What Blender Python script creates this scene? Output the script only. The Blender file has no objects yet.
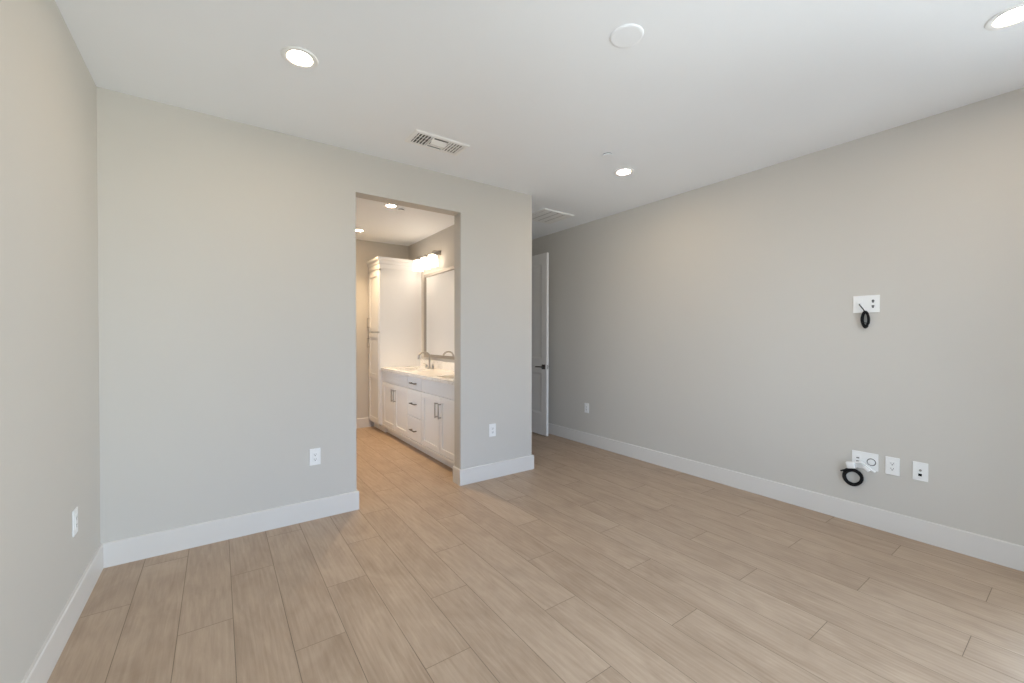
import bpy, bmesh, math, random
from mathutils import Vector, Matrix
PI = math.pi
S = bpy.context.scene
C = S.collection
random.seed(7)

# ------------------------------------------------------------------ measures
H = 2.743            # ceiling height
W = 4.2904           # right wall
D = 3.2972           # back wall (room side)
WE = 3.1355          # free end of the back wall
O1, O2, OH = 1.4235, 2.3230, 2.4351   # doorway to the bathroom
TH = 0.125           # back wall thickness
YB = D + TH          # bathroom side of the back wall
YF = 6.239           # far wall of the bathroom
XV = 2.987           # wall behind the vanity
YH = 5.06            # wall at the end of the hall
YR = -0.70           # window wall behind the camera
XB = 0.90            # far side of the bathroom

# ------------------------------------------------------------------ camera
cam = bpy.data.objects.new('camera', bpy.data.cameras.new('camera'))
C.objects.link(cam)
FPX, yaw, pitch, roll = 416.156, math.radians(35.2434), math.radians(0.5595), math.radians(0.0602)
fw = Vector((math.sin(yaw)*math.cos(pitch), math.cos(yaw)*math.cos(pitch), -math.sin(pitch)))
r0 = Vector((math.cos(yaw), -math.sin(yaw), 0)); u0 = r0.cross(fw)
rt = math.cos(roll)*r0 + math.sin(roll)*u0
up = math.cos(roll)*u0 - math.sin(roll)*r0
m = Matrix((rt, up, -fw)).transposed().to_4x4()
m.translation = Vector((0.5554, 0.0, 1.3238))
cam.matrix_world = m
cam.data.sensor_fit = 'HORIZONTAL'; cam.data.sensor_width = 36.0
cam.data.lens = 36.0*FPX/1024.0
cam.data.clip_start = 0.02
S.camera = cam

# ------------------------------------------------------------------ light and exposure
S.view_settings.view_transform = 'Standard'
S.view_settings.look = 'None'
S.view_settings.gamma = 1.0
S.view_settings.use_curve_mapping = False
S.view_settings.exposure = 0.23
try:
    S.cycles.use_denoising = True
    S.cycles.denoiser = 'OPENIMAGEDENOISE'
    S.cycles.max_bounces = 16
    S.cycles.diffuse_bounces = 10
    S.cycles.glossy_bounces = 6
    S.cycles.transparent_max_bounces = 12
    S.cycles.sample_clamp_indirect = 8.0
except Exception:
    pass

# daylight outside, levels shaped by direction to balance the walls: west, south-west, south, south-east, east
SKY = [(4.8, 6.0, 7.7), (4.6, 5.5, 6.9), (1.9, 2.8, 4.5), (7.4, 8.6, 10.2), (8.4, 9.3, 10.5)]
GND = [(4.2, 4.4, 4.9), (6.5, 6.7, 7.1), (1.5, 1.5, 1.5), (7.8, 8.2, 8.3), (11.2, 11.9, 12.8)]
CAN_STRENGTH, CAN_COL = 135.0, (1.0, 0.78, 0.52, 1)
BATH_CAN_STRENGTH, BATH_COL = 85.0, (1.0, 0.72, 0.42, 1)
BATH_SPOT_WATTS = 90.0
SHADE_STRENGTH = 3.2

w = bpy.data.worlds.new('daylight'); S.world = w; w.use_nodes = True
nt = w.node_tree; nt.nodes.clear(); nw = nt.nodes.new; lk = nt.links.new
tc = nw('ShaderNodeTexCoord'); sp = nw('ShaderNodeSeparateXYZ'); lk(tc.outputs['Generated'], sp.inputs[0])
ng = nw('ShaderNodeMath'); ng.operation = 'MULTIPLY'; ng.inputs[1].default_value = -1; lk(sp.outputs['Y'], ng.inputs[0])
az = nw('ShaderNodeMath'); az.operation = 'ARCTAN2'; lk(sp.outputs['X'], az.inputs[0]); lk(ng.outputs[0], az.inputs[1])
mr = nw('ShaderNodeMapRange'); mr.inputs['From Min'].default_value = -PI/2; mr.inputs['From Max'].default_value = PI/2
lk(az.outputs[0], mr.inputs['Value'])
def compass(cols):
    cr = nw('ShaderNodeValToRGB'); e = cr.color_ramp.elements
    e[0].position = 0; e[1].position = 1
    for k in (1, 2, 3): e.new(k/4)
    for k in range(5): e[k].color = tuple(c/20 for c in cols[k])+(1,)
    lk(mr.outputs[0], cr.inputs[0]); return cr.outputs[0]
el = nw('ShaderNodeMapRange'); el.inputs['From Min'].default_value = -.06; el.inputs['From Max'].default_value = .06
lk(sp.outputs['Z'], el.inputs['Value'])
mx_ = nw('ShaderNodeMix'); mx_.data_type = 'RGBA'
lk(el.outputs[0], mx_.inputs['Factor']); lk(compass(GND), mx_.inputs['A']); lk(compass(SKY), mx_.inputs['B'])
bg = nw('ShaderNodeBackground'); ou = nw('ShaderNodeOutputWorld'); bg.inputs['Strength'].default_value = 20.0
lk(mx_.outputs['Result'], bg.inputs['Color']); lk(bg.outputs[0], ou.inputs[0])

# glazed openings, the unseen left, right and bath ones added for light: (centre x, y), width, sill, head, direction into the room
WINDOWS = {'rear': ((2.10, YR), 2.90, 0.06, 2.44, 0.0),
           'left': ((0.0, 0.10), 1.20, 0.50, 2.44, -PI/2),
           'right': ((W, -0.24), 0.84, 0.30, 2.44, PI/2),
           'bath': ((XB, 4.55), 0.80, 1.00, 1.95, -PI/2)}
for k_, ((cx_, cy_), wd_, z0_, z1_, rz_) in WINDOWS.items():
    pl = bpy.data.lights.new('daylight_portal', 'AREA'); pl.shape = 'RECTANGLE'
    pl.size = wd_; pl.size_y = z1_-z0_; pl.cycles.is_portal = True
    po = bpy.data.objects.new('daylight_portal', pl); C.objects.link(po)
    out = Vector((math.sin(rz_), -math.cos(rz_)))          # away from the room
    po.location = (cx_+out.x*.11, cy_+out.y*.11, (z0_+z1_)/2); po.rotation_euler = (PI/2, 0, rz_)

# ------------------------------------------------------------------ materials
def lin(r, g, b):
    f = lambda c: (c/255/12.92 if c/255 <= .04045 else ((c/255+.055)/1.055)**2.4)
    return (f(r), f(g), f(b), 1)

def mat(name, col, rough=0.5, metal=0.0, bump=0.0, bscale=200.0, spec=0.5, var=0.0, vscale=3.0, coat=0.0):
    M = bpy.data.materials.new(name); M.use_nodes = True
    n = M.node_tree.nodes; l = M.node_tree.links; b = n['Principled BSDF']
    b.inputs['Base Color'].default_value = col; b.inputs['Roughness'].default_value = rough
    b.inputs['Metallic'].default_value = metal; b.inputs['Specular IOR Level'].default_value = spec
    b.inputs['Coat Weight'].default_value = coat
    t = n.new('ShaderNodeTexCoord')
    if bump:
        z = n.new('ShaderNodeTexNoise'); z.inputs['Scale'].default_value = bscale; z.inputs['Detail'].default_value = 3
        q = n.new('ShaderNodeBump'); q.inputs['Strength'].default_value = bump; q.inputs['Distance'].default_value = 0.002
        l.new(t.outputs['Object'], z.inputs['Vector']); l.new(z.outputs['Fac'], q.inputs['Height']); l.new(q.outputs[0], b.inputs['Normal'])
    z = n.new('ShaderNodeTexNoise'); z.inputs['Scale'].default_value = vscale; z.inputs['Detail'].default_value = 2
    x = n.new('ShaderNodeMix'); x.data_type = 'RGBA'
    v = var or 0.01
    x.inputs['A'].default_value = [c*(1-v) for c in col[:3]]+[1]; x.inputs['B'].default_value = [min(1, c*(1+v)) for c in col[:3]]+[1]
    l.new(t.outputs['Object'], z.inputs['Vector']); l.new(z.outputs['Fac'], x.inputs['Factor']); l.new(x.outputs['Result'], b.inputs['Base Color'])
    return M

def emit(name, col, strength):
    M = bpy.data.materials.new(name); M.use_nodes = True
    b = M.node_tree.nodes['Principled BSDF']
    b.inputs['Base Color'].default_value = (.9, .9, .9, 1)
    b.inputs['Emission Color'].default_value = col; b.inputs['Emission Strength'].default_value = strength
    return M

M_wall = mat('greige_wall_paint', (0.588, 0.559, 0.513, 1), 0.75, bump=0.10, bscale=160, spec=0.25)
M_ceil = mat('flat_ceiling_paint', (0.88, 0.905, 0.935, 1), 0.9, bump=0.08, bscale=140, spec=0.2)
M_trim = mat('white_trim_paint', (0.70, 0.672, 0.635, 1), 0.4)
M_door = mat('door_paint', (0.82, 0.80, 0.77, 1), 0.45)
M_cab = mat('white_cabinet_paint', (0.82, 0.82, 0.82, 1), 0.4)
M_plate = mat('white_plastic', (0.84, 0.84, 0.83, 1), 0.3)
M_vent = mat('white_enamel', (0.88, 0.885, 0.88, 1), 0.4)
M_dark = mat('dark_cavity', (0.05, 0.05, 0.05, 1), 0.8)
M_duct = mat('duct_grey', (0.12, 0.12, 0.117, 1), 0.8)
M_duct_pale = mat('pale_duct_grey', (0.42, 0.42, 0.41, 1), 0.9)
M_black = mat('black_rubber', (0.008, 0.008, 0.009, 1), 0.55, spec=0.2)
M_nickel = mat('brushed_nickel', (0.42, 0.40, 0.37, 1), 0.32, 1.0)
M_bronze = mat('dark_bronze', (0.16, 0.14, 0.12, 1), 0.35, 1.0)
M_frame = mat('pewter_frame', (0.36, 0.33, 0.29, 1), 0.4, 0.6)
M_mirror = mat('mirror_silver', (0.93, 0.93, 0.93, 1), 0.01, 1.0)
M_sink = mat('sink_porcelain', (0.85, 0.85, 0.84, 1), 0.12)
M_can = emit('can_lens', CAN_COL, CAN_STRENGTH)
M_bcan = emit('warm_can_lens', BATH_COL, BATH_CAN_STRENGTH)
M_shade = emit('frosted_shade', (1.0, 0.84, 0.66, 1), SHADE_STRENGTH)
M_alu = mat('window_vinyl', (0.8, 0.8, 0.79, 1), 0.4)

def quartz():
    M = mat('veined_quartz', (0.82, 0.80, 0.77, 1), 0.18)
    n = M.node_tree.nodes; l = M.node_tree.links; b = n['Principled BSDF']
    t = n.new('ShaderNodeTexCoord'); z = n.new('ShaderNodeTexNoise'); z.inputs['Scale'].default_value = 4; z.inputs['Detail'].default_value = 6
    z.inputs['Distortion'].default_value = 1.5
    r = n.new('ShaderNodeValToRGB'); e = r.color_ramp.elements
    e[0].position = .46; e[0].color = (0.82, .80, .77, 1); e[1].position = .54; e[1].color = (.82, .80, .77, 1)
    k = r.color_ramp.elements.new(.5); k.color = (.72, .695, .66, 1)
    l.new(t.outputs['Object'], z.inputs['Vector']); l.new(z.outputs['Fac'], r.inputs[0]); l.new(r.outputs[0], b.inputs['Base Color'])
    return M
M_quartz = quartz()

def glass():
    M = bpy.data.materials.new('window_glass'); M.use_nodes = True
    n = M.node_tree.nodes; l = M.node_tree.links; n.remove(n['Principled BSDF'])
    t = n.new('ShaderNodeBsdfTransparent'); t.inputs[0].default_value = (.96, .98, .97, 1)
    g = n.new('ShaderNodeBsdfGlossy'); g.inputs['Roughness'].default_value = .02
    x = n.new('ShaderNodeMixShader'); f = n.new('ShaderNodeFresnel'); f.inputs[0].default_value = 1.45
    l.new(f.outputs[0], x.inputs[0]); l.new(t.outputs[0], x.inputs[1]); l.new(g.outputs[0], x.inputs[2])
    l.new(x.outputs[0], n['Material Output'].inputs[0])
    return M
M_glass = glass()

def wood():
    M = bpy.data.materials.new('wood_look_tile'); M.use_nodes = True
    n = M.node_tree.nodes; l = M.node_tree.links; b = n['Principled BSDF']
    t = n.new('ShaderNodeTexCoord')
    at = n.new('ShaderNodeAttribute'); at.attribute_name = 'tile'          # r = tone, g / b = offset of the grain
    cmb = n.new('ShaderNodeVectorMath'); cmb.operation = 'MULTIPLY'; cmb.inputs[1].default_value = (0, 37.0, 53.0)
    l.new(at.outputs['Color'], cmb.inputs[0])
    add = n.new('ShaderNodeVectorMath'); add.operation = 'ADD'
    l.new(t.outputs['Object'], add.inputs[0]); l.new(cmb.outputs[0], add.inputs[1])
    def noise(sx, sy, detail, rough, dist=0):
        mp = n.new('ShaderNodeMapping'); mp.inputs['Scale'].default_value = (sx, sy, 1)
        z = n.new('ShaderNodeTexNoise'); z.inputs['Scale'].default_value = 1; z.inputs['Detail'].default_value = detail
        z.inputs['Roughness'].default_value = rough; z.inputs['Distortion'].default_value = dist
        l.new(add.outputs[0], mp.inputs[0]); l.new(mp.outputs[0], z.inputs['Vector']); return z
    fine = noise(120, 5.0, 4, .6, .6)
    streak = noise(30, 2.6, 5, .62, 1.6)
    cloud = noise(6.0, 2.4, 4, .6, 1.0)
    mp = n.new('ShaderNodeMapping'); mp.inputs['Scale'].default_value = (9, .75, 1)
    l.new(add.outputs[0], mp.inputs[0])
    wv = n.new('ShaderNodeTexWave'); wv.wave_type = 'RINGS'; wv.rings_direction = 'Z'; wv.inputs['Scale'].default_value = 1.6
    wv.inputs['Distortion'].default_value = 3.5; wv.inputs['Detail'].default_value = 2; wv.inputs['Detail Scale'].default_value = 1.0
    l.new(mp.outputs[0], wv.inputs['Vector'])
    def mul(a, k):
        q = n.new('ShaderNodeMath'); q.operation = 'MULTIPLY'; q.inputs[1].default_value = k; l.new(a, q.inputs[0]); return q.outputs[0]
    def plus(a, c):
        q = n.new('ShaderNodeMath'); q.operation = 'ADD'; l.new(a, q.inputs[0]); l.new(c, q.inputs[1]); return q.outputs[0]
    sepc = n.new('ShaderNodeSeparateColor'); l.new(at.outputs['Color'], sepc.inputs[0])
    s = plus(plus(mul(fine.outputs['Fac'], .24), mul(streak.outputs['Fac'], .40)), plus(mul(cloud.outputs['Fac'], .50), mul(wv.outputs['Fac'], .05)))
    s = plus(s, mul(sepc.outputs[0], .07))
    r = n.new('ShaderNodeValToRGB'); e = r.color_ramp.elements
    e[0].position = .40; e[0].color = (0.328, 0.231, 0.157, 1)
    e[1].position = .90; e[1].color = (0.535, 0.413, 0.306, 1)
    k = e.new(.68); k.color = (0.449, 0.335, 0.240, 1)
    l.new(s, r.inputs[0]); l.new(r.outputs[0], b.inputs['Base Color'])
    b.inputs['Roughness'].default_value = .42; b.inputs['Specular IOR Level'].default_value = .4
    q = n.new('ShaderNodeBump'); q.inputs['Strength'].default_value = .12; q.inputs['Distance'].default_value = .001
    l.new(fine.outputs['Fac'], q.inputs['Height']); l.new(q.outputs[0], b.inputs['Normal'])
    return M
M_wood = wood()
M_grout = mat('tile_grout', (0.21, 0.16, 0.115, 1), 0.85)

# ------------------------------------------------------------------ builders
def obj(name, bm, mats, parent=None, smooth=False, loc=None):
    me = bpy.data.meshes.new(name); bmesh.ops.recalc_face_normals(bm, faces=bm.faces[:]); bm.to_mesh(me); bm.free()
    for M in (mats if isinstance(mats, (list, tuple)) else [mats]): me.materials.append(M)
    if smooth:
        me.polygons.foreach_set('use_smooth', [True]*len(me.polygons))
        try: me.set_sharp_from_angle(angle=math.radians(40))
        except Exception: pass
    o = bpy.data.objects.new(name, me); C.objects.link(o)
    if parent: o.parent = parent
    if loc: o.location = loc
    return o

def tag(o, label, cat, group=None, kind=None):
    o['label'] = label; o['category'] = cat
    if group: o['group'] = group
    if kind: o['kind'] = kind
    return o

def thing(name, label, cat, loc=(0, 0, 0), rotz=0, group=None):
    o = bpy.data.objects.new(name, None); C.objects.link(o); o.empty_display_size = .05
    o.location = loc; o.rotation_euler = (0, 0, rotz)
    return tag(o, label, cat, group)

def struct(name, bm, M, label, cat, smooth=False):
    return tag(obj(name, bm, M, None, smooth), label, cat, kind='structure')

def dup(root, loc, rotz, label, group=None):
    r = root.copy(); C.objects.link(r); r.location = loc; r.rotation_euler = (0, 0, rotz); r['label'] = label
    if group: r['group'] = group
    for ch in list(root.children):
        c = ch.copy(); C.objects.link(c); c.parent = r
        for g in ch.children:
            d = g.copy(); C.objects.link(d); d.parent = c
    return r

def BM(): return bmesh.new()

def box(bm, x0, x1, y0, y1, z0, z1, mi=0, bev=0.0, seg=2):
    b = bmesh.new()
    x0, x1 = sorted((x0, x1)); y0, y1 = sorted((y0, y1)); z0, z1 = sorted((z0, z1))
    v = [b.verts.new((x, y, z)) for z in (z0, z1) for y in (y0, y1) for x in (x0, x1)]
    for f in ((0, 2, 3, 1), (4, 5, 7, 6), (0, 1, 5, 4), (2, 6, 7, 3), (0, 4, 6, 2), (1, 3, 7, 5)):
        b.faces.new([v[i] for i in f])
    if bev: bmesh.ops.bevel(b, geom=b.edges[:], offset=bev, segments=seg, affect='EDGES', profile=.5)
    join(bm, b, mi)

def join(bm, b, mi=None, mx=None):
    if mx is not None: bmesh.ops.transform(b, matrix=mx, verts=b.verts)
    mp = {v: bm.verts.new(v.co) for v in b.verts}
    for f in b.faces:
        try:
            g = bm.faces.new([mp[v] for v in f.verts]); g.material_index = f.material_index if mi is None else mi; g.smooth = f.smooth
        except ValueError: pass
    b.free()

def prism(bm, poly, z0, z1, mi=0):
    n = len(poly)
    a = [bm.verts.new((p[0], p[1], z0)) for p in poly]; c = [bm.verts.new((p[0], p[1], z1)) for p in poly]
    fs = [bm.faces.new(a[::-1]), bm.faces.new(c)]
    for i in range(n): fs.append(bm.faces.new((a[i], a[(i+1) % n], c[(i+1) % n], c[i])))
    for f in fs: f.material_index = mi

def rounded(poly, radii, seg=5):
    out = []; n = len(poly)
    for i in range(n):
        p = Vector(poly[i]); r = radii[i]
        if not r: out.append(tuple(p)); continue
        a = (Vector(poly[i-1])-p).normalized(); b = (Vector(poly[(i+1) % n])-p).normalized()
        c = p+a*r+b*r                                   # square corners only
        for k in range(seg+1):
            t = k/seg*PI/2
            out.append(tuple(c-b*r*math.cos(t)-a*r*math.sin(t)))
    return out

def lathe(bm, prof, n=32, mi=0, mx=None, smooth=True):
    b = bmesh.new(); rings = []
    for r, z in prof:
        if r < 1e-6: rings.append([b.verts.new((0, 0, z))])
        else: rings.append([b.verts.new((r*math.cos(2*PI*k/n), r*math.sin(2*PI*k/n), z)) for k in range(n)])
    for A, B in zip(rings, rings[1:]):
        for k in range(n):
            k2 = (k+1) % n
            if len(A) == 1 and len(B) == 1: continue
            if len(A) == 1: f = b.faces.new((A[0], B[k], B[k2]))
            elif len(B) == 1: f = b.faces.new((A[k], A[k2], B[0]))
            else: f = b.faces.new((A[k], A[k2], B[k2], B[k]))
            f.smooth = smooth and n != 48 and n != 36
    join(bm, b, mi, mx)

def tube(bm, pts, r, n=10, closed=False, mi=0, rr=None):
    P = [Vector(p) for p in pts]; N = len(P); rings = []; prev = None
    for i in range(N):
        if closed: t = (P[(i+1) % N]-P[i-1]).normalized()
        else: t = (P[min(i+1, N-1)]-P[max(i-1, 0)]).normalized()
        if prev is None:
            u = t.orthogonal().normalized()
        else:
            u = (prev-t*prev.dot(t)).normalized()
        prev = u; v = t.cross(u); R = rr[i] if rr else r
        rings.append([bm.verts.new(P[i]+u*R*math.cos(2*PI*k/n)+v*R*math.sin(2*PI*k/n)) for k in range(n)])
    idx = list(zip(range(N), range(1, N))) + ([(N-1, 0)] if closed else [])
    for a, c in idx:
        A, B = rings[a], rings[c]
        off = 0
        if closed and c == 0:
            off = min(range(n), key=lambda o: (A[0].co-B[o].co).length)
        for k in range(n):
            f = bm.faces.new((A[k], A[(k+1) % n], B[(k+1+off) % n], B[(k+off) % n])); f.smooth = True; f.material_index = mi
    if not closed:
        for R in (rings[0][::-1], rings[-1]):
            f = bm.faces.new(R); f.material_index = mi

def catmull(pts, k=8, closed=False):
    P = [Vector(p) for p in pts]; n = len(P); out = []
    rng = n if closed else n-1
    for i in range(rng):
        if closed: a, b, c, d = P[i-1], P[i], P[(i+1) % n], P[(i+2) % n]
        else: a, b, c, d = P[max(i-1, 0)], P[i], P[i+1], P[min(i+2, n-1)]
        for j in range(k):
            t = j/k
            out.append(.5*((2*b)+(c-a)*t+(2*a-5*b+4*c-d)*t*t+(3*b-a-3*c+d)*t**3))
    if not closed: out.append(P[-1])
    return out

def sweep(bm, path, prof):
    """profile (d to the right of travel, z) mitred along a plan path"""
    P = [Vector(p) for p in path]; N = len(P); rings = []
    for i in range(N):
        d1 = (P[i]-P[i-1]).normalized() if i else None
        d2 = (P[i+1]-P[i]).normalized() if i < N-1 else None
        n1 = Vector((d1.y, -d1.x)) if d1 else None; n2 = Vector((d2.y, -d2.x)) if d2 else None
        if n1 is None: o = n2
        elif n2 is None: o = n1
        else: o = (n1+n2)/(1+n1.dot(n2))
        rings.append([bm.verts.new((P[i].x+o.x*d, P[i].y+o.y*d, z)) for d, z in prof])
    k = len(prof)
    for A, B in zip(rings, rings[1:]):
        for j in range(k): bm.faces.new((A[j], A[(j+1) % k], B[(j+1) % k], B[j]))
    bm.faces.new(rings[0][::-1]); bm.faces.new(rings[-1])

# ------------------------------------------------------------------ floor
TW, TL, GAP = 0.2058, 1.2218, 0.0026
bm = BM()
lay = bm.loops.layers.color.new('tile')
X0, X1, Y0, Y1 = -0.12, W+0.12, YR-0.12, YF+0.12
f = bm.faces.new([bm.verts.new(p) for p in ((X0, Y0, -.0018), (X1, Y0, -.0018), (X1, Y1, -.0018), (X0, Y1, -.0018))]); f.material_index = 1
rnd = random.Random(3)
for c in range(-1, 23):
    xa, xb = .196+TW*(c-1), .196+TW*c
    j0 = {0: 1.5435, 1: 1.9475, 2: 1.1275}[c % 3]
    for k in range(-3, 6):
        ya, yb = j0+TL*k, j0+TL*(k+1)
        a, b_, p, q = max(xa+GAP/2, X0), min(xb-GAP/2, X1), max(ya+GAP/2, Y0), min(yb-GAP/2, Y1)
        if a >= b_ or p >= q: continue
        f = bm.faces.new([bm.verts.new(v) for v in ((a, p, 0), (b_, p, 0), (b_, q, 0), (a, q, 0))])
        col = (rnd.random(), rnd.random(), rnd.random(), 1)
        for lp in f.loops: lp[lay] = col
bmv = BM(); box(bmv, X0, X1, Y0, Y1, -.12, -.002, 1); join(bm, bmv)
struct('floor', bm, [M_wood, M_grout], 'pale oak wood-look plank floor running through the empty room', 'floor')

# ------------------------------------------------------------------ walls and ceiling
bm = BM(); box(bm, X0, X1, Y0, Y1, H, H+.12)
struct('ceiling', bm, M_ceil, 'flat white painted ceiling of the empty room', 'ceiling')

def holed(name, ax, w0, w1, s0, s1, hole, label):
    """wall slab (thickness w0..w1 across, s0..s1 along) with one window opening"""
    bm = BM(); a, b_, z0, z1 = hole
    for p, q, c, d in ((s0, a, 0, H), (b_, s1, 0, H), (a, b_, 0, z0), (a, b_, z1, H)):
        if ax == 'x': box(bm, w0, w1, p, q, c, d)
        else: box(bm, p, q, w0, w1, c, d)
    struct(name, bm, M_wall, label, 'wall')
def hole(k):
    (cx_, cy_), wd_, z0_, z1_, rz_ = WINDOWS[k]
    c = cx_ if k == 'rear' else cy_
    return (c-wd_/2, c+wd_/2, z0_, z1_)
holed('wall_left', 'x', -.12, 0, YR-.12, YB, hole('left'), 'greige wall at the left edge with one outlet near the corner')
holed('wall_right', 'x', W, W+.12, YR-.12, Y1, hole('right'), 'long greige wall on the right carrying four cable and power plates')
holed('wall_bathroom_side', 'x', XB-.12, XB, YB, Y1, hole('bath'), 'bathroom side wall hidden beyond the doorway')
holed('wall_rear', 'y', YR-.12, YR, 0, W, hole('rear'), 'window wall behind the camera')
R = .009
bm = BM()
prism(bm, rounded([(0, D), (O1, D), (O1, YB), (0, YB)], [0, R, R, 0]), 0, OH)
prism(bm, rounded([(O2, D), (WE, D), (WE, YB), (O2, YB)], [R, R*1.6, 0, R]), 0, OH)
prism(bm, rounded([(0, D), (WE, D), (WE, YB), (0, YB)], [0, R*1.6, 0, 0]), OH, H)
struct('wall_back', bm, M_wall, 'greige wall straight ahead with the tall doorway to the bathroom', 'wall', True)
bm = BM(); box(bm, XV, WE, YB, YF, 0, H)
struct('wall_partition', bm, M_wall, 'wall behind the vanity dividing bathroom from hall', 'wall')
bm = BM(); box(bm, XB, W, YF, Y1, 0, H)
struct('wall_bathroom_far', bm, M_wall, 'far bathroom wall seen beside the tall linen cabinet', 'wall')
HX0, HX1 = 3.27, 4.123
bm = BM(); box(bm, WE, HX0-.02, YH, YH+.12, 0, H); box(bm, HX1+.02, W, YH, YH+.12, 0, H); box(bm, HX0-.02, HX1+.02, YH, YH+.12, OH+.05, H)
struct('wall_hall_end', bm, M_wall, 'end wall of the short hall where the open door hangs', 'wall')
for n_, (k_, lab) in enumerate((('rear', 'wide glazed sliding door in the wall behind the camera'), ('left', 'unseen window added in the left wall to light the right wall'), ('right', 'unseen narrow window added at the near end of the right wall to light the left wall'), ('bath', 'unseen bathroom window added to light the vanity front'))):
    (cx_, cy_), wd_, z0_, z1_, rz_ = WINDOWS[k_]
    win = tag(bpy.data.objects.new('window_%d' % (n_+1), None), lab, 'window', kind='structure'); C.objects.link(win)
    win.location = (cx_, cy_, z0_); win.rotation_euler = (0, 0, rz_)
    hw, hh, fr = wd_/2, z1_-z0_, .05
    bm = BM()
    for c in ((-hw, -hw+fr), (hw-fr, hw)) + (((-fr/2, fr/2),) if k_ == 'rear' else ()): box(bm, c[0], c[1], -.09, -.04, 0, hh)
    box(bm, -hw, hw, -.09, -.04, 0, fr); box(bm, -hw, hw, -.09, -.04, hh-fr, hh)
    obj('window_frame', bm, M_alu, win)
    bm = BM(); box(bm, -hw+fr, hw-fr, -.068, -.062, fr, hh-fr)
    obj('window_pane', bm, M_glass, win)

# baseboards
T = .014
PROF = [(0, 0), (T, 0), (T, .136), (T-.004, .141), (0, .141)]
def base(name, path, label):
    bm = BM(); sweep(bm, path, PROF)
    struct(name, bm, M_trim, label, 'baseboard')
base('baseboard_left', [(0, YR), (0, D-T)], 'white baseboard along the left wall')
base('baseboard_back', [(0, D), (O1, D), (O1, YB), (XB, YB), (XB, YF), (2.40, YF)], 'white baseboard left of the bathroom doorway')
base('baseboard_back_right', [(O2, YB), (O2, D), (WE, D), (WE, YH)], 'short white baseboard right of the bathroom doorway wrapping the wall end')
base('baseboard_right', [(W, YH), (W, YR)], 'long white baseboard under the right wall')

# ------------------------------------------------------------------ open door in the hall
DX0, DX1, DY0, DY1, DZ0, DZ1 = 4.113, 4.148, 4.240, 5.048, .012, 2.450
door = tag(bpy.data.objects.new('door_1', None), 'white two-panel door standing open in the hall beside the right wall', 'door', kind='structure')
C.objects.link(door); door.location = (DX1, DY1, 0)
def loc(o): o.location = (-DX1, -DY1, 0); return o
bm = BM(); st = .112
PZ = [(.30, .845), (1.035, 2.315)]                      # the two recessed panels
box(bm, DX0, DX1, DY0, DY0+st, DZ0, DZ1, bev=.0015); box(bm, DX0, DX1, DY1-st, DY1, DZ0, DZ1, bev=.0015)
for z0, z1 in ((DZ0, PZ[0][0]), (PZ[0][1], PZ[1][0]), (PZ[1][1], DZ1)): box(bm, DX0, DX1, DY0+st, DY1-st, z0, z1)
loc(obj('door_leaf', bm, M_door, door))
for z0, z1 in PZ:
    bm = BM()
    a, b_ = DY0+st, DY1-st
    for s, xf in ((1, DX0), (-1, DX1)):
        xi = xf+s*.012; i = .022
        o4 = [(a, z0), (b_, z0), (b_, z1), (a, z1)]; i4 = [(a+i, z0+i), (b_-i, z0+i), (b_-i, z1-i), (a+i, z1-i)]
        O = [bm.verts.new((xf+s*.001, y, z)) for y, z in o4]; I = [bm.verts.new((xi, y, z)) for y, z in i4]
        for k in range(4): bm.faces.new((O[k], O[(k+1) % 4], I[(k+1) % 4], I[k]))
        bm.faces.new(I)
    loc(obj('door_panel', bm, M_door, door))
bm = BM()
hz, hy = .930, DY0+.06
for s, xf in ((-1, DX0), (1, DX1)):
    box(bm, xf, xf+s*.009, hy-.031, hy+.031, hz-.031, hz+.031, bev=.002)
    tube(bm, [(xf+s*.008, hy, hz), (xf+s*.045, hy, hz)], .010, 12)
    tube(bm, [(xf+s*.045, hy-.008, hz), (xf+s*.047, hy+.05, hz), (xf+s*.046, hy+.118, hz-.002)], .008, 10)
loc(obj('door_handle', bm, M_bronze, door, True))
bm = BM(); box(bm, DX0+.008, DX1-.008, DY0-.0015, DY0+.002, hz-.028, hz+.028); box(bm, DX0+.014, DX1-.014, DY0-.009, DY0, hz-.009, hz+.009)
loc(obj('latch_plate', bm, M_nickel, door))
for z in (.25, 1.2, 2.2):
    bm = BM(); tube(bm, [(DX1+.006, DY1+.004, z-.05), (DX1+.006, DY1+.004, z+.05)], .006, 10)
    loc(obj('hinge', bm, M_nickel, door))
bm = BM()
box(bm, HX0-.02, HX0, YH-.001, YH+.121, 0, OH+.03); box(bm, HX1+.035, HX1+.055, YH-.001, YH+.121, 0, OH+.03); box(bm, HX0-.02, HX1+.055, YH-.001, YH+.121, OH+.03, OH+.05)
struct('trim_1', bm, M_trim, 'white jamb around the hall doorway behind the open door', 'door trim')

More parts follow.
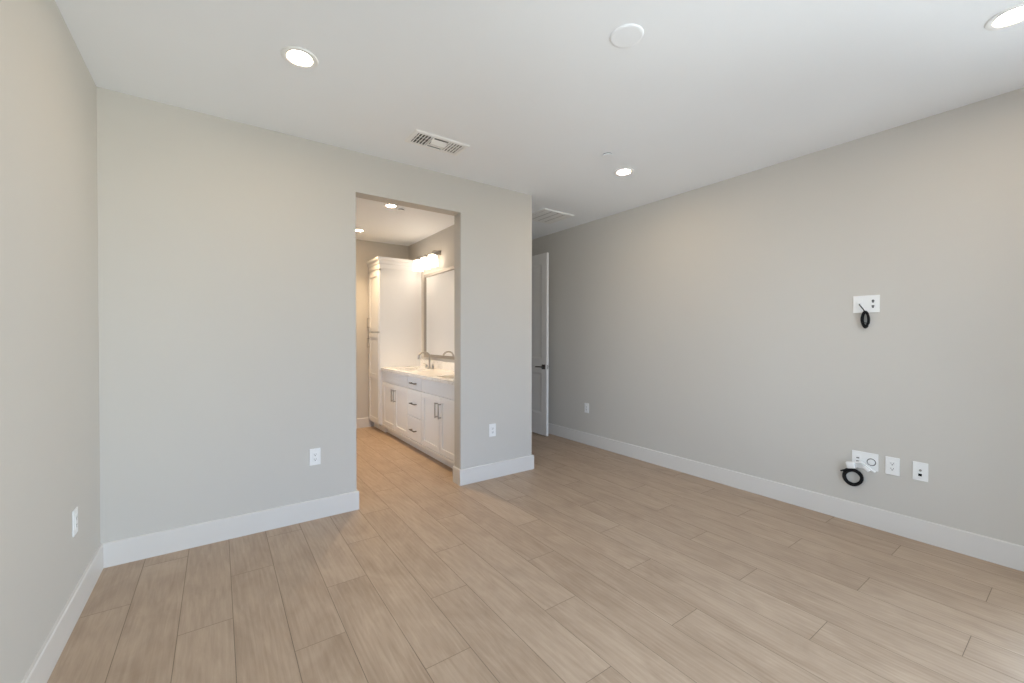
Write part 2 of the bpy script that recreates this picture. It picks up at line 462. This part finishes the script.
# ------------------------------------------------------------------ wall plates (local +Y leaves the wall)
RB, RR, RL = PI, PI/2, -PI/2
def plate_bm(w_, h_, t=.006):
    bm = BM(); box(bm, -w_/2, w_/2, 0, t, -h_/2, h_/2, bev=.0025); return bm
def duplex_bm(cx=0, horiz=False):
    bm = BM(); box(bm, cx-.0165, cx+.0165, .0055, .0085, -.0335, .0335, 0, .001)
    for s in (-1, 1):
        zc = s*.0175
        box(bm, cx+.0055, cx+.0078, .0083, .0088, zc-.002, zc+.0065, 1)
        box(bm, cx-.0078, cx-.0055, .0083, .0088, zc-.002, zc+.0065, 1)
        b = bmesh.new(); bmesh.ops.create_circle(b, cap_ends=True, segments=12, radius=.0034)
        join(bm, b, 1, Matrix.Translation((cx, .0088, zc-.0075)) @ Matrix.Rotation(PI/2, 4, 'X'))
    return bm
def outlet(loc_, rz, label):
    t = thing('wall_outlet', label, 'outlet', loc_, rz, 'duplex wall outlets')
    obj('cover_plate', plate_bm(.074, .120), M_plate, t)
    obj('receptacle', duplex_bm(), [M_plate, M_dark], t)
    return t
o0 = outlet((1.1285, D, .454), RB, 'white duplex outlet on the back wall left of the bathroom doorway')
dup(o0, (2.659, D, .452), RB, 'white duplex outlet on the narrow wall right of the bathroom doorway')
dup(o0, (W, 3.674, .450), RR, 'white duplex outlet low on the right wall nearest the open door')
dup(o0, (W, .809, .454), RR, 'white duplex outlet beside the coiled cable, left of the data plate')
dup(o0, (0, 2.775, .456), RL, 'white outlet plate on the left wall close to the corner')

t = thing('data_plate', 'white plate with black data jack, rightmost on the right wall', 'wall plate', (W, .6715, .4535), RR)
obj('cover_plate', plate_bm(.074, .120), M_plate, t)
bm = BM(); box(bm, -.012, .012, .0055, .010, -.034, -.008, 0, .0012)
box(bm, -.0085, .0085, .0098, .0106, -.029, -.013, 1)
obj('network_jack', bm, [M_plate, M_black], t)
bm = BM(); lathe(bm, [(0, .011), (.0045, .011), (.0045, .008), (.007, .008), (.007, .0055)], 16, 0, Matrix.Translation((-.001, 0, .008)) @ Matrix.Rotation(-PI/2, 4, 'X'))
obj('coaxial_jack', bm, M_nickel, t)

# upper television plate: cord opening on the left, outlet on the right
UC = (W, .957, 1.5615)
t = thing('television_plate', 'white two-gang plate mounted high on the right wall with black cable', 'wall plate', UC, RR)
bm = plate_bm(.148, .120)
obj('cover_plate', bm, M_plate, t)
bm = duplex_bm(-.039)
box(bm, -.044, -.033, .0086, .0092, .008, .028, 1); box(bm, -.044, -.033, .0086, .0092, -.029, -.010, 1)
obj('receptacle', bm, [M_plate, M_duct], t)
bm = BM(); box(bm, .020, .054, .0055, .0085, -.034, .034, 0, .001)
lathe(bm, [(.0105, .0085), (.0105, .0105), (.007, .0105), (.006, .0088), (0, .0088)], 20, 0, Matrix.Translation((.036, 0, 0)) @ Matrix.Rotation(-PI/2, 4, 'X'))
obj('cable_opening', bm, M_plate, t)

# the hanging bundle (world: local x = +Y world)
t = thing('cable_bundle', 'black cable tied in a narrow loop hanging from the high plate', 'cable', (W, .957, 1.455), RR)
bm = BM(); rnd = random.Random(5)
tube(bm, catmull([(.036, .010, .106), (.030, .022, .098), (.014, .03, .077), (.004, .028, .058)], 6), .0034, 8)
for k in range(8):
    a, bz = .0168+rnd.uniform(-.004, .0035), .052+rnd.uniform(-.006, .006)
    cy = .012+.0055*(k % 3)+rnd.uniform(-.001, .001); dx = rnd.uniform(-.003, .003); dz = rnd.uniform(-.005, .003)
    tube(bm, [(dx+a*math.cos(q)*(1.0-.06*math.sin(q)), cy+.003*math.sin(2*q+k), dz+bz*math.sin(q)) for q in [2*PI*i/28 for i in range(28)]], .0050, 8, True)
obj('cable_loop', bm, M_black, t, True)
bm = BM()
tube(bm, [(.0235*math.cos(q), .019+.015*math.sin(q), -.026+.004*math.cos(q)) for q in [2*PI*i/20 for i in range(20)]], .0026, 6, True)
tube(bm, [(-.020, .030, -.028), (-.028, .034, -.026)], .003, 6)
obj('cable_tie', bm, M_black, t, True)
bm = BM(); tube(bm, catmull([(.014, .014, -.030), (.012, .016, -.050), (0, .018, -.062), (-.012, .016, -.052), (-.012, .014, -.034)], 5), .0042, 8)
obj('cable_end', bm, M_black, t, True)

# lower media plate
t = thing('media_plate', 'white two-gang plate behind the white plug, low on the right wall', 'wall plate', (W, .956, .456), RR)
obj('cover_plate', plate_bm(.148, .120), M_plate, t)
bm = BM(); box(bm, .022, .054, .0055, .0085, -.034, .034, 0, .001)
for zc in (-.012, .012): box(bm, .030, .047, .0083, .0089, zc-.004, zc+.004, 1)
obj('cable_opening', bm, [M_plate, M_duct], t)
bm = BM(); mx = Matrix.Translation((-.037, 0, -.002)) @ Matrix.Rotation(-PI/2, 4, 'X')
lathe(bm, [(.030, .0055), (.030, .010), (.026, .010), (.026, .007)], 28, 0, mx)
lathe(bm, [(.026, .007), (.020, .007)], 28, 1, mx)
lathe(bm, [(.020, .007), (.020, .013), (.017, .014), (0, .014)], 28, 0, mx)
obj('power_inlet', bm, [M_plate, M_duct], t, True)

t = thing('power_cord', 'white plug with folded cord sitting over the low two-gang plate', 'cord', (W, .99, .42), RR)
b = bmesh.new(); box(b, -.027, .027, -.014, .014, -.022, .025, 0, .007, 3)
bm = BM(); join(bm, b, 0, Matrix.Translation((.036, .032, -.009)) @ Matrix.Rotation(math.radians(12), 4, 'Y'))
obj('plug_block', bm, M_plate, t, True)
bm = BM(); tube(bm, catmull([(.040, .030, .004), (.008, .034, .016), (-.020, .033, .024), (-.046, .030, .010), (-.072, .026, -.012), (-.096, .022, -.028)], 6), .0080, 10)
tube(bm, catmull([(-.020, .030, .020), (-.030, .030, .006), (-.046, .028, -.008), (-.060, .024, -.024)], 6), .0045, 8)
obj('cord', bm, M_plate, t, True)
b = bmesh.new(); box(b, -.020, .020, -.009, .009, -.010, .010, 0, .004, 3)
bm = BM(); join(bm, b, 0, Matrix.Translation((-.052, .036, -.014)) @ Matrix.Rotation(math.radians(-38), 4, 'Y'))
obj('plug_end', bm, M_plate, t, True)

t = thing('cable_coil', 'black cable wound in a round ring hanging under the white plug', 'cable', (W, 1.018, .324), RR)
bm = BM(); rnd = random.Random(11)
for k in range(8):
    r0_ = .0455+.0042*(k % 4)+rnd.uniform(-.002, .002); cy = .012+.0048*(k//4)+rnd.uniform(-.001, .004); cx, cz = rnd.uniform(-.003, .003), rnd.uniform(-.003, .003)
    ph = rnd.uniform(0, 6)
    tube(bm, [(cx+r0_*math.cos(q)*(1+.03*math.sin(2*q+ph)), cy+.004*math.sin(q+ph), cz+r0_*1.03*math.sin(q)*(1+.03*math.cos(3*q+ph))) for q in [2*PI*i/36 for i in range(36)]], .0056, 8, True)
obj('cable_ring', bm, M_black, t, True)
bm = BM(); box(bm, -.011, .011, -.006, .006, -.005, .005, 0, .002)
b = bm; bm = BM(); join(bm, b, 0, Matrix.Translation((.062, .024, .034)) @ Matrix.Rotation(math.radians(25), 4, 'Y'))
tube(bm, catmull([(.052, .022, .038), (.040, .024, .050), (.022, .022, .054)], 5), .0042, 8)
obj('cable_end', bm, M_black, t, True)

# ------------------------------------------------------------------ ceiling fittings
def can(loc_, M, label, group, r=.057):
    t = thing('recessed_light', label, 'ceiling light', loc_, 0, group)
    bm = BM(); lathe(bm, [(r, .004), (r+.003, -.004), (r+.016, -.0065), (r+.026, -.0045), (r+.0285, 0)], 40)
    obj('trim_ring', bm, M_vent, t, True)
    bm = BM(); lathe(bm, [(0, -.001), (r*.9, -.001), (r+.0015, .001)], 40)
    obj('lens', bm, M, t, True)
    return t
can((.902, 2.36, H), M_can, 'lit recessed ceiling light above the back wall left of the doorway', 'recessed lights of the bedroom ceiling')
can((3.405, 2.372, H), M_can, 'lit recessed ceiling light farthest back, near the right wall', 'recessed lights of the bedroom ceiling')
can((3.425, .235, H), M_can, 'lit recessed ceiling light cut by the top right corner of the photo', 'recessed lights of the bedroom ceiling')
bc = []
bc.append(can((2.087, 4.434, H), M_bcan, 'nearer lit recessed light in the bathroom ceiling', 'recessed lights of the bathroom ceiling', .051))
bc.append(can((2.091, 5.705, H), M_bcan, 'farther lit recessed light in the bathroom ceiling by the doorway edge', 'recessed lights of the bathroom ceiling', .051))
for t in bc:                                            # the downward beam of each bathroom can
    L = bpy.data.lights.new('can_beam', 'SPOT'); L.energy = BATH_SPOT_WATTS; L.color = BATH_COL[:3]
    L.spot_size = math.radians(102); L.spot_blend = .9; L.shadow_soft_size = .05
    lo = bpy.data.objects.new('can_beam', L); C.objects.link(lo); lo.parent = t; lo.location = (0, 0, -.012)

bm = BM(); lathe(bm, [(0, -.007), (.064, -.007), (.070, -.0062), (.0755, -.004), (.077, 0)], 48)
t = thing('ceiling_cover', 'plain round white cover plate in the middle of the ceiling', 'ceiling cover', (2.133, 1.30, H))
obj('cover_disc', bm, M_ceil, t)

def sprinkler(loc_, label):
    t = thing('sprinkler_cover', label, 'sprinkler cover', loc_, 0, 'concealed sprinkler covers')
    bm = BM(); lathe(bm, [(0, -.013), (.038, -.013), (.041, -.0115), (.041, -.0095), (.0, -.0095)], 36)
    obj('cover_disc', bm, M_ceil, t)
    bm = BM(); lathe(bm, [(.034, -.0096), (.034, .001)], 24); obj('cover_cup', bm, M_duct, t, True)  # cup coloured dark to deepen the shadow gap above the disc
    return t
s0 = sprinkler((3.028, 2.22, H), 'small round sprinkler cover on the ceiling near the farthest bedroom light')
dup(s0, (2.225, 4.50, H), 0, 'small round sprinkler cover on the bathroom ceiling')

# supply register (three banks of louvers)
t = thing('supply_register', 'white three-way air register on the ceiling above the doorway', 'air vent', (1.874, 2.811, H))
def frame_bm(hx, hy, rim, t_=.008):
    bm = BM()
    o = [(-hx, -hy), (hx, -hy), (hx, hy), (-hx, hy)]; k1 = [(-hx+.010, -hy+.010), (hx-.010, -hy+.010), (hx-.010, hy-.010), (-hx+.010, hy-.010)]
    i = [(-hx+rim, -hy+rim), (hx-rim, -hy+rim), (hx-rim, hy-rim), (-hx+rim, hy-rim)]
    L = [[bm.verts.new((x, y, z)) for x, y in q] for q, z in ((o, 0), (k1, -t_), (i, -t_), (i, .0))]
    for A, B in zip(L, L[1:]):
        for k in range(4): bm.faces.new((A[k], A[(k+1) % 4], B[(k+1) % 4], B[k]))
    return bm
HX, HY, RIM = .212, .110, .033
bm = frame_bm(HX, HY, RIM)
IX, IY = HX-RIM, HY-RIM
bw = .0045
XA, XC = -.0615, .0615
for x in (XA, XC): box(bm, x-bw, x+bw, -IY, IY, -.008, -.001)
obj('register_frame', bm, M_vent, t)
bm = BM(); box(bm, -IX, IX, -IY, IY, -.0015, -.0005); obj('duct_opening', bm, M_duct, t)
def louver(bm, c, ln, wd, ang, along):
    b = bmesh.new(); box(b, -wd/2, wd/2, -ln/2, ln/2, -.0006, .0006)
    mx = Matrix.Translation(c) @ (Matrix.Rotation(PI/2, 4, 'Z') if along == 'x' else Matrix.Identity(4)) @ Matrix.Rotation(ang, 4, 'Y')
    join(bm, b, 0, mx)
for (a, b_, ang) in ((-IX, XA-bw, -.28), (XC+bw, IX, .40)):
    n_ = 5
    for k in range(n_):
        bm = BM(); louver(bm, (a+(b_-a)*(k+.5)/n_, 0, -.0075), 2*IY, .0110, ang, 'y'); obj('louver', bm, M_vent, t)
    bm = BM()
    for y in (-.026, .026): box(bm, a, b_, y-.0012, y+.0012, -.004, -.002)
    obj('louver_stay', bm, M_vent, t)
for y_, wd_, a_ in ((-.022, .058, .30), (.040, .034, -.10)):
    bm = BM(); louver(bm, (0, y_, -.008), 2*(XC-bw), wd_, a_, 'x'); obj('louver', bm, M_vent, t)

# return grille by the hall
t = thing('return_grille', 'square white return air grille on the ceiling beside the hall', 'air vent', (3.715, 3.755, H))
HX2, HY2, RIM2 = .222, .225, .028
obj('grille_frame', frame_bm(HX2, HY2, RIM2, .012), M_vent, t)
IX2, IY2 = HX2-RIM2, HY2-RIM2
bm = BM(); box(bm, -IX2, IX2, -IY2, IY2, -.0015, -.0005); obj('filter', bm, M_duct_pale, t)  # flat duct backing, paler grey so the louver gaps look less dark
for k in range(4):
    bm = BM(); louver(bm, (-IX2+2*IX2*(k+.5)/4, 0, -.011), 2*IY2, .080, .03, 'y'); obj('louver', bm, M_vent, t)

# ------------------------------------------------------------------ bathroom
CX, FX = 2.385, 2.408         # countertop front, cabinet front
VY0, VY1 = YB+.006, 5.732     # vanity from the doorway wall to the linen cabinet
def panel_door(bm, x, y0, y1, z0, z1, rail=.058, th=.019):
    """shaker front: x is the face, body behind it at +x"""
    y0, y1 = sorted((y0, y1))
    box(bm, x, x+th, y0, y0+rail, z0, z1, 0, .001, 1); box(bm, x, x+th, y1-rail, y1, z0, z1, 0, .001, 1)
    box(bm, x, x+th, y0+rail, y1-rail, z0, z0+rail); box(bm, x, x+th, y0+rail, y1-rail, z1-rail, z1)
    box(bm, x+.009, x+th, y0+rail-.002, y1-rail+.002, z0+rail-.002, z1-rail+.002)
def pull(bm, x, y, z, ln, vert):
    r = .0058
    if vert:
        box(bm, x-.036, x-.026, y-.0055, y+.0055, z-ln/2, z+ln/2, 0, .0015)
        for s in (-1, 1): box(bm, x-.028, x, y-.005, y+.005, z+s*(ln/2-.011)-.006, z+s*(ln/2-.011)+.006)
    else:
        box(bm, x-.036, x-.026, y-ln/2, y+ln/2, z-.0055, z+.0055, 0, .0015)
        for s in (-1, 1): box(bm, x-.028, x, y+s*(ln/2-.011)-.006, y+s*(ln/2-.011)+.006, z-.005, z+.005)
G = .0032
YD = [5.700, 5.238, 4.795, 4.372, 3.915, 3.458]
van = thing('vanity_cabinet', 'white double-sink vanity cabinet with drawers seen through the doorway', 'cabinet', (XV, VY0, 0))
def vl(o): o.location = (-XV, -VY0, 0); return o
bm = BM()
box(bm, FX+.019, XV, VY0, VY1, .10, .118); box(bm, XV-.012, XV, VY0, VY1, .118, .868)
for y_ in (VY0, YD[2]-.009, YD[3]-.009, VY1-.018): box(bm, FX+.019, XV-.012, y_, y_+.018, .118, .868)
box(bm, FX+.0175, FX+.022, VY0, VY1, .115, .868, 1)
vl(obj('carcass', bm, [M_cab, M_cab], van))
bm = BM(); box(bm, FX+.075, FX+.09, VY0, VY1, 0, .10); vl(obj('toe_kick', bm, M_cab, van))
bm = BM(); box(bm, FX-.0, FX+.021, VY0, VY1, .098, .122); box(bm, FX+.001, FX+.02, VY1-.03, VY1, .12, .868); box(bm, FX+.001, FX+.02, VY0, VY0+.02, .12, .868)
vl(obj('face_frame', bm, M_cab, van))
Z_TOP0, Z_TOP1, Z_D0, Z_D1 = .722, .862, .130, .714
for a, b_ in ((YD[0], YD[2]), (YD[3], YD[5])):
    bm = BM(); box(bm, FX, FX+.019, b_+G, a-G, Z_TOP0, Z_TOP1, 0, .001, 1); vl(obj('false_front', bm, M_cab, van))
for (a, b_, hs) in ((YD[0], YD[1], -1), (YD[1], YD[2], 1), (YD[3], YD[4], -1), (YD[4], YD[5], 1)):
    bm = BM(); panel_door(bm, FX, b_+G, a-G, Z_D0, Z_D1); d = vl(obj('cabinet_door', bm, M_cab, van))
    y = (b_+.040) if hs < 0 else (a-.040)
    bm = BM(); pull(bm, FX, y, .572, .158, True); obj('door_pull', bm, M_nickel, d)['label'] = 'nickel bar pull'
for z0, z1 in ((Z_TOP0, Z_TOP1), (.402, .714), (.130, .394)):
    bm = BM(); box(bm, FX, FX+.019, YD[3]+G, YD[2]-G, z0, z1, 0, .001, 1); d = vl(obj('drawer', bm, M_cab, van))
    bm = BM(); pull(bm, FX, (YD[2]+YD[3])/2, {.130: .247}.get(z0, (z0+z1)/2 if z0 > .5 else .555), .150, False)
    obj('drawer_pull', bm, M_bronze, d)['label'] = 'dark bar pull'

# countertop with two basins' cut-outs
ct = thing('countertop', 'pale veined stone countertop on the bathroom vanity', 'countertop', (XV, VY0, .869))
def cl(o): o.location = (-XV, -VY0, -.869); return o
bm = BM(); Z0, Z1 = .869, .905
SK = [(3.905-.24, 3.905+.24), (5.20-.24, 5.20+.24)]; SX0, SX1 = 2.475, 2.785
box(bm, CX, SX0, VY0, VY1, Z0, Z1); box(bm, SX1, XV, VY0, VY1, Z0, Z1)
ys = [VY0, SK[0][0], SK[0][1], SK[1][0], SK[1][1], VY1]
for k in (0, 2, 4): box(bm, SX0, SX1, ys[k], ys[k+1], Z0, Z1)
cl(obj('counter_slab', bm, M_quartz, ct))
bm = BM(); box(bm, -.02, 0, 0, VY1-VY0, 0, .102, 0, .0015, 1)
bs = tag(obj('backsplash', bm, M_quartz), 'low stone backsplash standing on the bathroom countertop below the mirror', 'backsplash'); bs.location = (XV, VY0, Z1)
def basin(y0, y1, label):
    t = thing('sink_basin', label, 'sink', ((SX0+SX1)/2, (y0+y1)/2, Z0), 0, 'undermount vanity sinks')
    hx, hy = (SX1-SX0)/2, (y1-y0)/2; bm = BM(); L = []
    for s, z in ((1.03, 0), (.97, -.03), (.90, -.10), (.72, -.125), (.15, -.13)):
        L.append([bm.verts.new((x*hx*s if s > .5 else x*.03, y*hy*s if s > .5 else y*.03, z)) for x, y in rounded([(-1, -1), (1, -1), (1, 1), (-1, 1)], [.25]*4, 4)])
    n_ = len(L[0])
    for A, B in zip(L, L[1:]):
        for k in range(n_): bm.faces.new((A[k], A[(k+1) % n_], B[(k+1) % n_], B[k])).smooth = True
    bm.faces.new(L[-1])
    obj('bowl', bm, M_sink, t, True)
    bm = BM(); lathe(bm, [(0, -.127), (.02, -.127), (.022, -.130)], 20); obj('drain', bm, M_nickel, t, True)
basin(*SK[1], 'white undermount sink under the faucet at the far end of the counter')
basin(*SK[0], 'white undermount sink at the near end of the counter behind the doorway wall')

def faucet(y, label):
    t = thing('faucet', label, 'faucet', (2.875, y, .905), 0, 'vanity faucets')
    bm = BM(); lathe(bm, [(.026, 0), (.026, .006), (.017, .012), (.013, .03)], 20)
    pts = [(0, 0, .02), (0, 0, .10), (0, 0, .15)]+[(-.078+.078*math.cos(q), 0, .158+.062*math.sin(q)) for q in [PI*i/10 for i in range(1, 11)]]+[(-.157, 0, .130)]
    tube(bm, pts, .0125, 14); obj('spout', bm, M_nickel, t, True)
    for s in (-1, 1):
        bm = BM(); lathe(bm, [(.024, 0), (.024, .006), (.016, .012), (.014, .045), (.0, .05)], 18, 0, Matrix.Translation((0, s*.10, 0)))
        tube(bm, [(0, s*.10, .046), (-.012, s*.125, .058), (-.02, s*.155, .064)], .006, 10); obj('handle', bm, M_nickel, t, True)
    return t
f0 = faucet(5.20, 'brushed nickel arched faucet on the counter beside the linen cabinet')

# linen cabinet
LX, LY0, LY1 = 2.378, 5.736, YF-.004
lin_c = thing('linen_cabinet', 'tall white linen cabinet with crown moulding at the end of the bathroom', 'cabinet', (XV, LY0, 0))
def ll(o): o.location = (-XV, -LY0, 0); return o
bm = BM(); box(bm, LX+.019, XV, LY0, LY1, .10, 2.335); ll(obj('carcass', bm, M_cab, lin_c))
bm = BM(); box(bm, LX, LX+.02, LY0, LY0+.022, .10, 2.335); box(bm, LX, LX+.02, LY1-.018, LY1, .10, 2.335); box(bm, LX, LX+.02, LY0, LY1, 2.25, 2.335); box(bm, LX, LX+.02, LY0, LY1, .10, .118)
ll(obj('face_frame', bm, M_cab, lin_c))
bm = BM(); box(bm, LX+.07, XV, LY0, LY1, 0, .10); ll(obj('toe_kick', bm, M_cab, lin_c))
for z0, z1, hz_ in ((.122, 1.386, 1.244), (1.404, 2.244, 1.532)):
    bm = BM(); panel_door(bm, LX-.012, LY0+.024, LY1-.02, z0, z1, .062)
    if z0 < 1: box(bm, LX-.012, LX+.005, LY0+.084, LY1-.08, .745, .807)
    d = ll(obj('cabinet_door', bm, M_cab, lin_c))
    bm = BM(); pull(bm, LX-.012, LY1-.055, hz_, .145, True); obj('door_pull', bm, M_nickel, d)['label'] = 'nickel bar pull'
bm = BM()
sweep(bm, [(XV, LY0), (LX, LY0), (LX, LY1)][::-1], [(-.006, 2.275), (.008, 2.275), (.008, 2.335), (.014, 2.345), (.016, 2.375), (.032, 2.40), (.034, 2.432), (-.006, 2.432)])
box(bm, LX+.003, XV, LY0+.003, LY1, 2.335, 2.43)
ll(obj('crown_moulding', bm, M_cab, lin_c))

# mirror
MY0, MY1, MZ0, MZ1, MF = 3.56, 5.60, 1.045, 2.215, .040
t = thing('vanity_mirror', 'large framed mirror on the wall above the vanity counter', 'mirror', (XV, MY0, MZ0))
def ml(o): o.location = (-XV, -MY0, -MZ0); return o
bm = BM()
for a, b_, c, d in ((MY0, MY0+MF, MZ0, MZ1), (MY1-MF, MY1, MZ0, MZ1), (MY0+MF, MY1-MF, MZ0, MZ0+MF), (MY0+MF, MY1-MF, MZ1-MF, MZ1)):
    box(bm, XV-.026, XV, a, b_, c, d, 0, .002)
ml(obj('mirror_frame', bm, M_frame, t))
bm = BM(); box(bm, XV-.012, XV-.004, MY0+MF-.003, MY1-MF+.003, MZ0+MF-.003, MZ1-MF+.003); ml(obj('mirror_glass', bm, M_mirror, t))

# vanity light
t = thing('vanity_light', 'three-shade lit vanity light above the bathroom mirror', 'wall light', (XV, 5.315, 2.45))
bm = BM(); box(bm, -.022, 0, -.235, .285, -.03, .03, 0, .004); obj('backplate', bm, M_nickel, t)
for k in (-1, 0, 1):
    y = k*.240
    bm = BM(); tube(bm, catmull([(-.018, y, 0), (-.07, y, .012), (-.118, y, .004), (-.125, y, -.02)], 5), .007, 10)
    lathe(bm, [(.006, .0), (.022, -.006), (.024, -.03)], 18, 0, Matrix.Translation((-.125, y, -.012))); obj('arm', bm, M_nickel, t, True)
    bm = BM(); lathe(bm, [(.022, -.034), (.058, -.05), (.068, -.10), (.072, -.19), (.069, -.19), (.065, -.10), (.054, -.054), (.0, -.045)], 24, 0, Matrix.Translation((-.125, y, 0))); obj('shade', bm, M_shade, t, True)
